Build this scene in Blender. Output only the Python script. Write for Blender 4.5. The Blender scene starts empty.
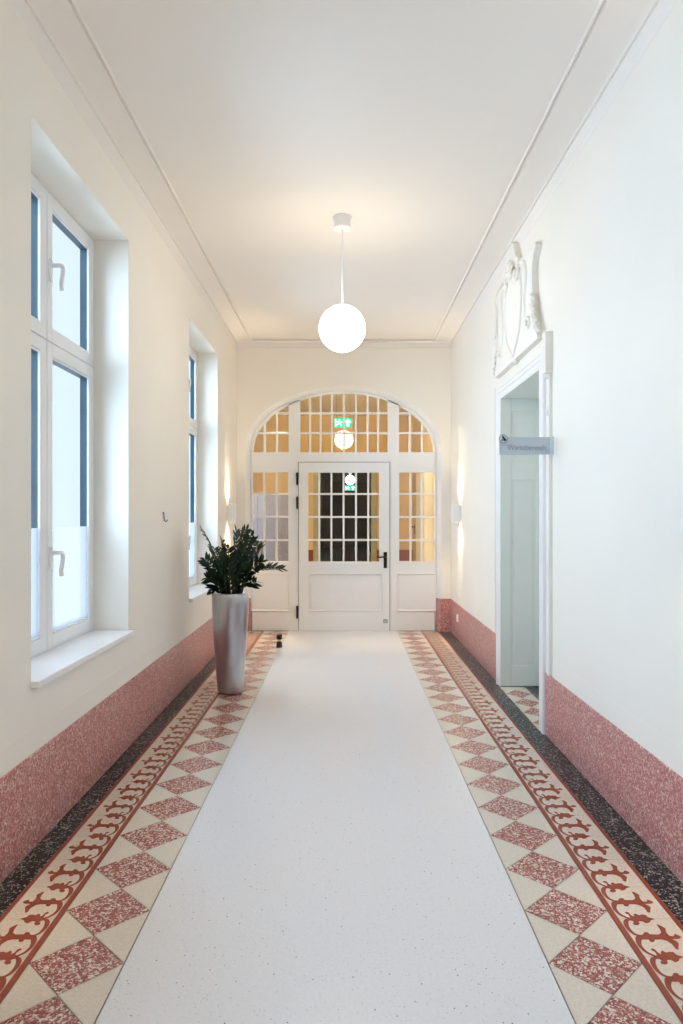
import bpy, bmesh, math, random
from mathutils import Vector, Matrix
random.seed(7)
sc = bpy.context.scene
COL = sc.collection
PI = math.pi

# ------------------------------------------------------------------ room dimensions (metres; x right, y along the corridor, z up)
F = 705.0                     # focal length in pixels of a 683 x 1024 picture
HC = 1.4                      # eye height
XL, XR = -1.312, 1.287        # dado planes
YB, YE = -4.5, 8.60           # back and end wall planes
ZC = 3.56                     # ceiling
YS = 8.70                     # front of the glazed screen
WT = 0.262                    # thickness of the long walls
def X_(px, d): return (px - 345.0) * d / F
def Z_(py, d): return HC + (517.0 - py) * d / F

# ------------------------------------------------------------------ materials
MATS = {}
def nt(name):
    m = bpy.data.materials.new(name); m.use_nodes = True
    t = m.node_tree; b = t.nodes['Principled BSDF']
    MATS[name] = m
    return m, t, b
def N(t, typ, **kw):
    n = t.nodes.new(typ)
    for k, v in kw.items():
        if k.startswith('i_'): n.inputs[k[2:].replace('_', ' ')].default_value = v
        else: setattr(n, k, v)
    return n
def rgba(c): return (c[0], c[1], c[2], 1.0)
def plain(name, c, rough=0.5, metal=0.0, spec=0.5, coat=0.0):
    m, t, b = nt(name)
    b.inputs['Base Color'].default_value = rgba(c); b.inputs['Roughness'].default_value = rough
    b.inputs['Metallic'].default_value = metal; b.inputs['Specular IOR Level'].default_value = spec
    b.inputs['Coat Weight'].default_value = coat
    return m
def paint(name, c, rough=0.6, var=0.02, scale=3.0, bump=0.0, spec=0.35):
    """painted surface: a very slight mottling and a fine plaster bump"""
    m, t, b = nt(name)
    tc = N(t, 'ShaderNodeTexCoord'); no = N(t, 'ShaderNodeTexNoise'); no.inputs['Scale'].default_value = scale
    no.inputs['Detail'].default_value = 4
    t.links.new(tc.outputs['Object'], no.inputs['Vector'])
    r = N(t, 'ShaderNodeValToRGB')
    r.color_ramp.elements[0].position = 0.3; r.color_ramp.elements[1].position = 0.7
    r.color_ramp.elements[0].color = rgba([max(0, v - var) for v in c]); r.color_ramp.elements[1].color = rgba([min(1, v + var) for v in c])
    t.links.new(no.outputs['Fac'], r.inputs['Fac']); t.links.new(r.outputs['Color'], b.inputs['Base Color'])
    b.inputs['Roughness'].default_value = rough; b.inputs['Specular IOR Level'].default_value = spec
    if bump:
        n2 = N(t, 'ShaderNodeTexNoise'); n2.inputs['Scale'].default_value = 60; n2.inputs['Detail'].default_value = 3
        t.links.new(tc.outputs['Object'], n2.inputs['Vector'])
        bp = N(t, 'ShaderNodeBump'); bp.inputs['Strength'].default_value = bump; bp.inputs['Distance'].default_value = 0.002
        t.links.new(n2.outputs['Fac'], bp.inputs['Height']); t.links.new(bp.outputs['Normal'], b.inputs['Normal'])
    return m
def terrazzo(name, stops, scale, rough=0.3, spec=0.5, stops2=None, scale2=None, mixf=0.5):
    """chips of stone set in a ground: voronoi cells, each with a random one of the given colours"""
    m, t, b = nt(name)
    tc = N(t, 'ShaderNodeTexCoord')
    # bend the cells a little so that the chips are irregular
    no = N(t, 'ShaderNodeTexNoise'); no.inputs['Scale'].default_value = scale * 1.3; no.inputs['Detail'].default_value = 1
    t.links.new(tc.outputs['Object'], no.inputs['Vector'])
    mx = N(t, 'ShaderNodeMix', data_type='RGBA', blend_type='LINEAR_LIGHT'); mx.inputs['Factor'].default_value = 0.35 / scale
    t.links.new(tc.outputs['Object'], mx.inputs['A']); t.links.new(no.outputs['Color'], mx.inputs['B'])
    def layer(st, s):
        v = N(t, 'ShaderNodeTexVoronoi'); v.inputs['Scale'].default_value = s
        t.links.new(mx.outputs['Result'], v.inputs['Vector'])
        sp = N(t, 'ShaderNodeSeparateColor'); t.links.new(v.outputs['Color'], sp.inputs['Color'])
        r = N(t, 'ShaderNodeValToRGB'); r.color_ramp.interpolation = 'CONSTANT'
        e = r.color_ramp.elements
        while len(e) < len(st): e.new(0.5)
        for k, (p, c) in enumerate(st): e[k].position = p; e[k].color = rgba(c)
        t.links.new(sp.outputs['Red'], r.inputs['Fac'])
        return r.outputs['Color'], sp.outputs['Green']
    c1, g1 = layer(stops, scale)
    out = c1
    if stops2:
        c2, g2 = layer(stops2, scale2)
        m2 = N(t, 'ShaderNodeMix', data_type='RGBA'); gt = N(t, 'ShaderNodeMath', operation='GREATER_THAN'); gt.inputs[1].default_value = mixf
        t.links.new(g2, gt.inputs[0]); t.links.new(gt.outputs[0], m2.inputs['Factor'])
        t.links.new(c1, m2.inputs['A']); t.links.new(c2, m2.inputs['B']); out = m2.outputs['Result']
    t.links.new(out, b.inputs['Base Color'])
    b.inputs['Roughness'].default_value = rough; b.inputs['Specular IOR Level'].default_value = spec
    return m
def specks(name, ground, var, dots, scale, thr, rough):
    """pale poured terrazzo with sparse small dark and grey specks"""
    m, t, b = nt(name)
    tc = N(t, 'ShaderNodeTexCoord')
    no = N(t, 'ShaderNodeTexNoise'); no.inputs['Scale'].default_value = 90; no.inputs['Detail'].default_value = 3
    t.links.new(tc.outputs['Object'], no.inputs['Vector'])
    r = N(t, 'ShaderNodeValToRGB'); r.color_ramp.elements[0].position = 0.35; r.color_ramp.elements[1].position = 0.65
    r.color_ramp.elements[0].color = rgba([v - var for v in ground]); r.color_ramp.elements[1].color = rgba([v + var for v in ground])
    t.links.new(no.outputs['Fac'], r.inputs['Fac'])
    col = r.outputs['Color']
    for (dc, s, th, keep) in dots:
        v = N(t, 'ShaderNodeTexVoronoi'); v.inputs['Scale'].default_value = s
        t.links.new(tc.outputs['Object'], v.inputs['Vector'])
        lt = N(t, 'ShaderNodeMath', operation='LESS_THAN'); lt.inputs[1].default_value = th
        t.links.new(v.outputs['Distance'], lt.inputs[0])
        sp = N(t, 'ShaderNodeSeparateColor'); t.links.new(v.outputs['Color'], sp.inputs['Color'])
        gt = N(t, 'ShaderNodeMath', operation='GREATER_THAN'); gt.inputs[1].default_value = keep
        t.links.new(sp.outputs['Red'], gt.inputs[0])
        mu = N(t, 'ShaderNodeMath', operation='MULTIPLY'); t.links.new(lt.outputs[0], mu.inputs[0]); t.links.new(gt.outputs[0], mu.inputs[1])
        mx = N(t, 'ShaderNodeMix', data_type='RGBA'); mx.inputs['B'].default_value = rgba(dc)
        t.links.new(mu.outputs[0], mx.inputs['Factor']); t.links.new(col, mx.inputs['A']); col = mx.outputs['Result']
    t.links.new(col, b.inputs['Base Color']); b.inputs['Roughness'].default_value = rough
    b.inputs['Specular IOR Level'].default_value = 0.5
    return m
def glass(name, tint, gloss):
    m, t, b = nt(name); t.nodes.remove(b)
    tr = N(t, 'ShaderNodeBsdfTransparent'); tr.inputs['Color'].default_value = rgba(tint)
    gl = N(t, 'ShaderNodeBsdfGlossy'); gl.inputs['Roughness'].default_value = 0.0
    mx = N(t, 'ShaderNodeMixShader'); mx.inputs['Fac'].default_value = gloss
    t.links.new(tr.outputs[0], mx.inputs[1]); t.links.new(gl.outputs[0], mx.inputs[2])
    t.links.new(mx.outputs[0], t.nodes['Material Output'].inputs['Surface'])
    return m
def frosted(name, tint, through):
    m, t, b = nt(name); t.nodes.remove(b)
    tr = N(t, 'ShaderNodeBsdfTransparent'); tr.inputs['Color'].default_value = rgba(tint)
    tl = N(t, 'ShaderNodeBsdfTranslucent'); tl.inputs['Color'].default_value = rgba(tint)
    df = N(t, 'ShaderNodeBsdfDiffuse'); df.inputs['Color'].default_value = rgba(tint)
    m1 = N(t, 'ShaderNodeMixShader'); m1.inputs['Fac'].default_value = 0.2
    t.links.new(tl.outputs[0], m1.inputs[1]); t.links.new(df.outputs[0], m1.inputs[2])
    m2 = N(t, 'ShaderNodeMixShader'); m2.inputs['Fac'].default_value = through
    t.links.new(m1.outputs[0], m2.inputs[1]); t.links.new(tr.outputs[0], m2.inputs[2])
    t.links.new(m2.outputs[0], t.nodes['Material Output'].inputs['Surface'])
    return m
def emit(name, c, s):
    m, t, b = nt(name); t.nodes.remove(b)
    e = N(t, 'ShaderNodeEmission'); e.inputs['Color'].default_value = rgba(c); e.inputs['Strength'].default_value = s
    t.links.new(e.outputs[0], t.nodes['Material Output'].inputs['Surface'])
    return m

paint('wall_paint', (0.83, 0.79, 0.718), 0.55, 0.012, 1.5, 0.12)
paint('ceiling_paint', (0.80, 0.763, 0.72), 0.8, 0.01, 1.2, 0.1)
paint('stucco', (0.80, 0.775, 0.72), 0.6, 0.012, 6)
paint('white_lacquer', (0.80, 0.795, 0.785), 0.32, 0.008, 4)
paint('window_plastic', (0.80, 0.80, 0.81), 0.3, 0.006, 4)
paint('sill_stone', (0.82, 0.82, 0.83), 0.28, 0.01, 9)
paint('niche_shade_tint', (0.72, 0.76, 0.71), 0.4, 0.01, 4)  # greenish shade of the recess is mixed into this lining colour
paint('lobby_paint', (0.80, 0.64, 0.37), 0.6, 0.012, 1.5)
paint('lobby_white', (0.78, 0.77, 0.70), 0.5, 0.012, 2)
paint('lobby_grey', (0.27, 0.24, 0.26), 0.35, 0.015, 14)
paint('slate_metal', (0.026, 0.058, 0.082), 0.35, 0.012, 5)
paint('hall_painted_dark', (0.03, 0.033, 0.036), 0.7, 0.005, 2)  # near-black colour stands in for the hall's lack of light
paint('hall_frame', (0.45, 0.48, 0.42), 0.6, 0.01, 3)
plain('bronze', (0.030, 0.018, 0.010), 0.35, 0.6)
plain('black_rubber', (0.006, 0.006, 0.007), 0.45)
plain('steel', (0.55, 0.55, 0.56), 0.3, 0.9)
plain('lamp_white', (0.86, 0.85, 0.84), 0.4)
plain('gap_dark', (0.10, 0.10, 0.10), 0.8)
plain('sign_face', (0.47, 0.53, 0.58), 0.35)
plain('sign_side', (0.62, 0.66, 0.69), 0.4)
plain('sign_ink', (0.17, 0.20, 0.23), 0.5)
plain('sign_black', (0.006, 0.008, 0.012), 0.5)
plain('sticker_grey', (0.22, 0.23, 0.27), 0.5)
plain('sticker_white', (0.7, 0.7, 0.72), 0.5)
plain('grout', (0.30, 0.25, 0.21), 0.7)
plain('red_tile', (0.265, 0.058, 0.032), 0.38, 0, 0.35)
plain('soil', (0.02, 0.013, 0.008), 0.9)
emit('globe_light', (1.0, 0.862, 0.665), 8.5)
emit('globe_far', (1.0, 0.92, 0.8), 6.0)
emit('sconce_light', (1.0, 0.80, 0.55), 14.0)
emit('exit_green', (0.0, 0.52, 0.26), 1.0)
emit('exit_white', (0.9, 1.0, 0.95), 1.3)
glass('window_glass', (0.92, 0.97, 1.0), 0.06)
glass('screen_glass', (0.97, 0.97, 0.96), 0.12)
frosted('frosted_film', (0.42, 0.37, 0.35), 0.50)

PINK = [(0.0, (0.35, 0.10, 0.085)), (0.30, (0.45, 0.165, 0.155)), (0.55, (0.55, 0.26, 0.25)), (0.76, (0.66, 0.40, 0.37)), (0.91, (0.74, 0.62, 0.59))]
terrazzo('pink_terrazzo', PINK, 115, 0.28, 0.4, PINK, 200, 0.6)
DIA = [(0.0, (0.235, 0.055, 0.045)), (0.34, (0.32, 0.085, 0.07)), (0.58, (0.46, 0.19, 0.15)), (0.72, (0.62, 0.48, 0.40)), (0.86, (0.70, 0.60, 0.51))]
terrazzo('red_terrazzo', DIA, 120, 0.25, 0.5, DIA, 190, 0.6)
BLK = [(0.0, (0.004, 0.004, 0.005)), (0.60, (0.012, 0.013, 0.016)), (0.76, (0.06, 0.06, 0.065)), (0.86, (0.40, 0.39, 0.38))]
terrazzo('black_terrazzo', BLK, 120, 0.32, 0.22, BLK, 200, 0.6)
specks('pale_terrazzo', (0.675, 0.655, 0.66), 0.018, [((0.12, 0.10, 0.09), 34, 0.085, 0.55), ((0.36, 0.33, 0.31), 75, 0.13, 0.5), ((0.70, 0.69, 0.68), 60, 0.2, 0.7)], 0, 0, 0.22)
specks('beige_tile', (0.62, 0.545, 0.455), 0.03, [((0.50, 0.42, 0.34), 120, 0.2, 0.6), ((0.70, 0.64, 0.56), 90, 0.22, 0.5)], 0, 0, 0.24)
specks('hall_tile', (0.42, 0.42, 0.42), 0.03, [((0.2, 0.2, 0.2), 80, 0.2, 0.6)], 0, 0, 0.3)

# brushed silver leaf of the planter
m, t, b = nt('silver_leaf')
tc = N(t, 'ShaderNodeTexCoord'); mp = N(t, 'ShaderNodeMapping'); mp.inputs['Scale'].default_value = (9, 9, 3)
no = N(t, 'ShaderNodeTexNoise'); no.inputs['Scale'].default_value = 2.0; no.inputs['Detail'].default_value = 5
t.links.new(tc.outputs['Object'], mp.inputs['Vector']); t.links.new(mp.outputs[0], no.inputs['Vector'])
r = N(t, 'ShaderNodeValToRGB'); r.color_ramp.elements[0].color = (0.40, 0.40, 0.43, 1); r.color_ramp.elements[1].color = (0.62, 0.62, 0.65, 1)
t.links.new(no.outputs['Fac'], r.inputs['Fac']); t.links.new(r.outputs['Color'], b.inputs['Base Color'])
b.inputs['Metallic'].default_value = 0.98; b.inputs['Roughness'].default_value = 0.275
# plant
m, t, b = nt('leaf_green')
tc = N(t, 'ShaderNodeTexCoord'); no = N(t, 'ShaderNodeTexNoise'); no.inputs['Scale'].default_value = 14
t.links.new(tc.outputs['Object'], no.inputs['Vector'])
r = N(t, 'ShaderNodeValToRGB'); r.color_ramp.elements[0].color = (0.002, 0.008, 0.003, 1); r.color_ramp.elements[1].color = (0.010, 0.036, 0.012, 1)
r.color_ramp.elements[0].position = 0.3; r.color_ramp.elements[1].position = 0.75
t.links.new(no.outputs['Fac'], r.inputs['Fac']); t.links.new(r.outputs['Color'], b.inputs['Base Color'])
b.inputs['Roughness'].default_value = 0.42; b.inputs['Specular IOR Level'].default_value = 0.3
plain('stem_green', (0.008, 0.022, 0.008), 0.4)
# oak door of the lobby
paint('door_oak', (0.62, 0.44, 0.19), 0.45, 0.03, 5)

# ------------------------------------------------------------------ object helpers
ROOT = {}
def props(o, label=None, cat=None, group=None, kind=None):
    if label: o['label'] = label
    if cat: o['category'] = cat
    if group: o['group'] = group
    if kind: o['kind'] = kind
    return o
def thing(name, loc, label=None, cat=None, group=None, kind=None):
    o = bpy.data.objects.new(name, None); COL.objects.link(o); o.location = loc
    o.empty_display_size = 0.1
    ROOT[o] = Vector(loc)
    return props(o, label, cat, group, kind)
class MB:
    def __init__(s): s.bm = bmesh.new()
    def face(s, pts, mi=0, smooth=False):
        vs = [s.bm.verts.new(p) for p in pts]
        f = s.bm.faces.new(vs); f.material_index = mi; f.smooth = smooth; return f
    def box(s, x0, x1, y0, y1, z0, z1, mi=0):
        v = [s.bm.verts.new((x, y, z)) for x in (x0, x1) for y in (y0, y1) for z in (z0, z1)]
        for q in ((0, 1, 3, 2), (4, 6, 7, 5), (0, 4, 5, 1), (2, 3, 7, 6), (0, 2, 6, 4), (1, 5, 7, 3)):
            f = s.bm.faces.new([v[k] for k in q]); f.material_index = mi
        return s
    def prism(s, poly, fn, a, b, mi=0, smooth=False):
        """closed 2-D polygon swept from a to b; fn(u, v, w) gives the 3-D point"""
        n = len(poly)
        A = [s.bm.verts.new(fn(u, v, a)) for u, v in poly]; B = [s.bm.verts.new(fn(u, v, b)) for u, v in poly]
        fs = [s.bm.faces.new(A), s.bm.faces.new(B[::-1])]
        for f in fs: f.material_index = mi; f.normal_update()
        for k in range(n):
            f = s.bm.faces.new((A[k], B[k], B[(k + 1) % n], A[(k + 1) % n])); f.material_index = mi; f.smooth = smooth
        if n > 4: bmesh.ops.triangulate(s.bm, faces=fs, ngon_method='EAR_CLIP')
        return s
    def tube(s, path, rad, seg=10, mi=0, caps=True, sq=(1, 1), closed=False):
        path = [Vector(p) for p in path]; n = len(path)
        if not isinstance(rad, (list, tuple)): rad = [rad] * n
        rings = []; up = None
        for k in range(n):
            if closed: tg = path[(k + 1) % n] - path[k - 1]
            else: tg = path[min(k + 1, n - 1)] - path[max(k - 1, 0)]
            if tg.length < 1e-9: tg = Vector((0, 0, 1))
            tg.normalize()
            if up is None: up = Vector((1, 0, 0)) if abs(tg.x) < 0.7 else Vector((0, 1, 0))
            a = up - tg * up.dot(tg)
            if a.length < 1e-6: a = tg.orthogonal()
            a.normalize(); up = a; bvec = tg.cross(a)
            rings.append([s.bm.verts.new(path[k] + (a * math.cos(2 * PI * j / seg) * sq[0] + bvec * math.sin(2 * PI * j / seg) * sq[1]) * rad[k]) for j in range(seg)])
        for k in range(n if closed else n - 1):
            R0, R1 = rings[k], rings[(k + 1) % n]
            for j in range(seg):
                f = s.bm.faces.new((R0[j], R0[(j + 1) % seg], R1[(j + 1) % seg], R1[j])); f.smooth = True; f.material_index = mi
        if caps and not closed:
            f = s.bm.faces.new(rings[0][::-1]); f.material_index = mi; f = s.bm.faces.new(rings[-1]); f.material_index = mi
        return s
    def lathe(s, prof, c, seg=48, mi=0, axis='z'):
        """prof: (radius, height) pairs"""
        def pt(r, h, a):
            if axis == 'z': return (c[0] + r * math.cos(a), c[1] + r * math.sin(a), c[2] + h)
            if axis == 'x': return (c[0] + h, c[1] + r * math.cos(a), c[2] + r * math.sin(a))
            return (c[0] + r * math.cos(a), c[1] + h, c[2] + r * math.sin(a))
        rings = []
        for r, h in prof:
            if r < 1e-6: rings.append([s.bm.verts.new(pt(0, h, 0))])
            else: rings.append([s.bm.verts.new(pt(r, h, 2 * PI * k / seg)) for k in range(seg)])
        for A, B in zip(rings, rings[1:]):
            for k in range(seg):
                if len(A) == 1 and len(B) == 1: continue
                if len(A) == 1: q = (A[0], B[k], B[(k + 1) % seg])
                elif len(B) == 1: q = (A[k], A[(k + 1) % seg], B[0])
                else: q = (A[k], A[(k + 1) % seg], B[(k + 1) % seg], B[k])
                f = s.bm.faces.new(q); f.smooth = True; f.material_index = mi
        return s
    def strip(s, cl, wid, fn, mi=0):
        """flat ribbon of varying width along a 2-D centreline"""
        n = len(cl); L = []; R = []
        for k in range(n):
            a = Vector(cl[max(k - 1, 0)]); b_ = Vector(cl[min(k + 1, n - 1)])
            tg = (b_ - a).normalized(); nn = Vector((-tg.y, tg.x)); p = Vector(cl[k])
            l = p + nn * wid[k] / 2; r_ = p - nn * wid[k] / 2
            L.append(s.bm.verts.new(fn(l.x, l.y))); R.append(s.bm.verts.new(fn(r_.x, r_.y)))
        for k in range(n - 1):
            f = s.bm.faces.new((L[k], L[k + 1], R[k + 1], R[k])); f.material_index = mi
        return s
    def build(s, name, mats, parent=None, bevel=0, seg=2, recalc=True, **pr):
        if recalc: bmesh.ops.recalc_face_normals(s.bm, faces=s.bm.faces[:])
        if parent is not None:
            r = parent
            while r.parent: r = r.parent
            off = ROOT.get(r, Vector((0, 0, 0)))
            bmesh.ops.translate(s.bm, verts=s.bm.verts[:], vec=-off)
        me = bpy.data.meshes.new(name); s.bm.to_mesh(me); s.bm.free()
        for k in ([mats] if isinstance(mats, str) else mats): me.materials.append(MATS[k])
        o = bpy.data.objects.new(name, me); COL.objects.link(o)
        if parent is not None: o.parent = parent
        if bevel:
            bv = o.modifiers.new('edge', 'BEVEL'); bv.width = bevel; bv.segments = seg; bv.limit_method = 'ANGLE'; bv.angle_limit = math.radians(40)
        return props(o, pr.get('label'), pr.get('cat'), pr.get('group'), pr.get('kind'))
def catmull(pts, n=6):
    out = []; P = [Vector(p) for p in pts]; m = len(P)
    for k in range(m - 1):
        p0, p1, p2, p3 = P[max(k - 1, 0)], P[k], P[k + 1], P[min(k + 2, m - 1)]
        for j in range(n):
            t_ = j / n
            out.append(0.5 * ((2 * p1) + (p2 - p0) * t_ + (2 * p0 - 5 * p1 + 4 * p2 - p3) * t_ ** 2 + (3 * p1 - p0 - 3 * p2 + p3) * t_ ** 3))
    out.append(P[-1]); return out
def lerpl(v, n):
    out = []
    for k in range(n):
        t_ = k / (n - 1) * (len(v) - 1); i = min(int(t_), len(v) - 2); out.append(v[i] + (v[i + 1] - v[i]) * (t_ - i))
    return out
def profile_run(mb, prof, y0, y1, mi=0):
    mb.prism(prof, lambda u, v, w: (u, w, v), y0, y1, mi)

# ------------------------------------------------------------------ floor
SL, SR = -0.693, 0.638            # edges of the pale strip
g = 0.0022
fl = MB()
fl.face([(SL + g, YB, 0), (SR - g, YB, 0), (SR - g, YE + 0.13, 0), (SL + g, YE + 0.13, 0)])
fl.face([(-1.9, YB - .2, -0.012), (2.3, YB - .2, -0.012), (2.3, YE + .3, -0.012), (-1.9, YE + .3, -0.012)], 1)
fl.build('floor', ['pale_terrazzo', 'grout'], kind='structure', recalc=False, label='pale speckled terrazzo floor strip down the middle of the corridor', cat='floor')

P_D, PH = 0.2963, 2.2115          # period and phase of the diamonds
UA = {'hook': [(0.30, 0.50), (0.218, 0.50), (0.122, 0.475), (0.056, 0.38), (0.027, 0.258), (0.055, 0.13), (0.13, 0.045), (0.20, 0.005)],
      'A': [(0.131, 0.50), (0.247, 0.575), (0.29, 0.625), (0.36, 0.622), (0.372, 0.568), (0.538, 0.564), (0.615, 0.61), (0.642, 0.701), (0.647, 0.845), (0.70, 0.815), (0.735, 0.775), (0.765, 0.728), (0.728, 0.66), (0.715, 0.594), (0.735, 0.519), (0.80, 0.515), (0.862, 0.583), (0.94, 0.52), (0.918, 0.47), (0.855, 0.445), (0.735, 0.442), (0.79, 0.38), (0.795, 0.33), (0.765, 0.285), (0.70, 0.175), (0.655, 0.184), (0.655, 0.318), (0.60, 0.40), (0.52, 0.431), (0.39, 0.43), (0.36, 0.38), (0.325, 0.362), (0.275, 0.373), (0.27, 0.43), (0.172, 0.427)],
      'B': [(0.175, 0.166), (0.215, 0.205), (0.262, 0.185), (0.276, 0.097), (0.318, 0.06), (0.33, 0.12), (0.385, 0.150), (0.43, 0.10), (0.50, 0.125), (0.575, 0.111), (0.585, 0.05), (0.70, -0.005), (0.585, -0.05), (0.55, -0.10), (0.46, -0.135), (0.41, -0.075), (0.335, -0.079), (0.322, -0.15), (0.255, -0.19), (0.19, -0.17), (0.195, -0.12), (0.238, -0.10), (0.215, -0.06), (0.12, -0.045), (0.08, -0.02), (0.164, 0.012), (0.225, 0.045), (0.225, 0.115)],
      'hookB': [(0.20, -0.02), (0.125, -0.04), (0.062, -0.112), (0.028, -0.24), (0.048, -0.38), (0.115, -0.455), (0.21, -0.475), (0.30, -0.47)]}
def border(name, s, xin, xdia, xr1, xr2, xblk, xwall, label):
    """s = +1 right, -1 left; all x given as positive distances from the axis"""
    b_ = MB()
    X = lambda x: s * x
    def quad(x0, x1, y0, y1, mi, z=0.0): b_.face([(X(x0), y0, z), (X(x1), y0, z), (X(x1), y1, z), (X(x0), y1, z)], mi)
    # diamonds and the triangles between them (joints are the gaps over the grout bed)
    y0 = PH - P_D * 23; n = 46; xm = (xin + xdia) / 2
    a = 0.0011
    for k in range(n):
        c = y0 + k * P_D; e0, e1 = c - P_D / 2, c + P_D / 2
        if e1 > YE + 0.13: continue
        b_.face([(X(xin + 2 * a), c, 0), (X(xm), e0 + 2 * a, 0), (X(xdia - 2 * a), c, 0), (X(xm), e1 - 2 * a, 0)], 0)
        for (p, q) in ((xin, 1), (xdia, -1)):
            b_.face([(X(p + q * a), c + a * 2.2, 0), (X(p + q * a), c + P_D - a * 2.2, 0), (X(xm - q * a * 1.2), e1, 0)], 1)
    # the border tiles, 21 cm long
    T, T0 = 0.2123, 2.2438 - 0.2123 * 26
    for k in range(60):
        v0 = T0 + k * T
        if v0 + T > YE + 0.1: break
        quad(xr1 + 0.0003, xr2 - 0.0003, v0 + 0.0007, v0 + T - 0.0007, 1)
        if v0 < -0.6: continue
        f = lambda u, v: (X(xr1 + 0.004 + u * (xr2 - xr1 - 0.012)), v0 + v * T, 0.0006)
        for key in ('A', 'B'):
            ff = b_.face([f(u, v) for u, v in UA[key]][::s], 2); ff.normal_update()
            bmesh.ops.triangulate(b_.bm, faces=[ff], ngon_method='EAR_CLIP')
        for key, w in (('hook', [.03, .09, .12, .10, .075, .06, .055, .05]), ('hookB', [.04, .075, .095, .085, .065, .055, .05, .03])):
            cl = catmull(UA[key], 4)
            zz_ = .0008 if key == 'hook' else .0010
            b_.strip([(p.x * (xr2 - xr1), p.y * T) for p in cl], [q * 0.19 for q in lerpl(w, len(cl))],
                     lambda u, v: (X(xr1 + 0.004 + u * (1 - 0.012 / (xr2 - xr1))), v0 + v, zz_), 2)
    quad(xdia + 0.0012, xr1, YB, YE + .1, 2); quad(xr2, xblk - 0.0012, YB, YE + .0, 2)
    quad(xblk + 0.0006, xwall + 0.03, YB, YE + 0.0, 3)
    bmesh.ops.recalc_face_normals(b_.bm, faces=b_.bm.faces[:])
    for f in b_.bm.faces:
        if f.normal.z < 0: f.normal_flip()
    return b_
bl = border('trim_1', -1, 0.693, 0.991, 1.013, 1.189, 1.206, -XL, '')
bl.build('trim_1', ['red_terrazzo', 'beige_tile', 'red_tile', 'black_terrazzo'], recalc=False, kind='structure', cat='floor border',
         label='patterned red and beige tile border along the window wall')
br = border('trim_2', 1, 0.638, 0.932, 0.954, 1.139, 1.157, XR, '')
# threshold of the side doorway: black band, pale tiles with small diamonds, black
D0, D1 = 4.65, 5.83
br.face([(XR + .03, D0, 0), (XR + .035, D0, 0), (XR + .035, D1, 0), (XR + .03, D1, 0)], 3)
xa, xb = 1.272, 1.478
br.face([(xa, D0 - .05, .0009), (xb, D0 - .05, .0009), (xb, D1 - .02, .0009), (xa, D1 - .02, .0009)], 1)
for k in range(5):
    c = 5.576 - 0.263 * k
    br.face([(xa + .004, c, .0014), ((xa + xb) / 2, c - .128, .0014), (xb - .004, c, .0014), ((xa + xb) / 2, c + .128, .0014)], 0)
br.face([(xb, D0, .0009), (1.80, D0, .0009), (1.80, D1, .0009), (xb, D1, .0009)], 3)
br.face([(xa, D1 - .02, .0009), (xb, D1 - .02, .0009), (xb, D1, .0009), (xa, D1, .0009)], 3)
for f in br.bm.faces:
    f.normal_update()
    if f.normal.z < 0: f.normal_flip()
br.build('trim_2', ['red_terrazzo', 'beige_tile', 'red_tile', 'black_terrazzo'], recalc=False, kind='structure', cat='floor border',
         label='patterned red and beige tile border along the doorway wall')

# ------------------------------------------------------------------ long walls
WIN = [(2.96, 4.29), (5.95, 7.29), (-0.04, 1.30)]
WZ0, WZ1 = 0.685, 3.085
XLp, XRp = XL - 0.006, XR + 0.006       # plaster planes, a hair behind the dado
def wall_with_holes(name, xa, xb, holes, y0, y1, label):
    b_ = MB(); hs = sorted(holes); y = y0
    for (a, c, z0, z1) in hs:
        b_.box(xa, xb, y, a, 0, ZC); 
        if z0 > 0: b_.box(xa, xb, a, c, 0, z0)
        b_.box(xa, xb, a, c, z1, ZC); y = c
    b_.box(xa, xb, y, y1, 0, ZC)
    return b_
b_ = wall_with_holes('wall_left', XLp - WT, XLp, [(a, c, WZ0, WZ1) for a, c in WIN], YB, YE, '')
b_.build('wall_left', 'wall_paint', kind='structure', cat='wall', label='cream wall with the deep window recesses')
DZ = 2.385
b_ = wall_with_holes('wall_right', XRp, XRp + 0.5, [(D0, D1, 0, DZ)], YB, YE, '')
b_.build('wall_right', 'wall_paint', kind='structure', cat='wall', label='white wall with the side doorway')
# plaster band over the dado, its rounded top catches the light
def dado(name, x, s, runs, label):
    """s = +1: the wall lies to the +x side"""
    m_ = MB()
    for (a, c) in runs: m_.box(min(x, x + s * 0.02), max(x, x + s * 0.02), a, c, 0, 0.403)
    return m_.build(name, 'pink_terrazzo', bevel=0.004, kind='structure', cat='dado', label=label)
dado('baseboard_left', XL, -1, [(YB, YE)], 'polished pink terrazzo dado under the windows')
dado('baseboard_right', XR, 1, [(YB, D0 - .122), (D1 + .122, YE)], 'polished pink terrazzo dado on the doorway wall')
bd = MB()
def band(x, s, y0, y1):
    pr = [(x + s * .02, .403), (x, .403), (x, .506), (x + s * .0003, .5105), (x + s * .0009, .513), (x + s * .02, .515)]
    profile_run(bd, pr, y0, y1)
band(XLp + .0011, -1, YB, YE)
bd.build('trim_3', 'wall_paint', kind='structure', cat='trim', label='low plaster ledge above the pink dado under the windows')
bd = MB(); band(XRp - .0011, 1, YB, D0 - .122); band(XRp - .0011, 1, D1 + .122, YE)
bd.build('trim_4', 'wall_paint', kind='structure', cat='trim', label='low plaster ledge above the pink dado beside the doorway')

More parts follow.
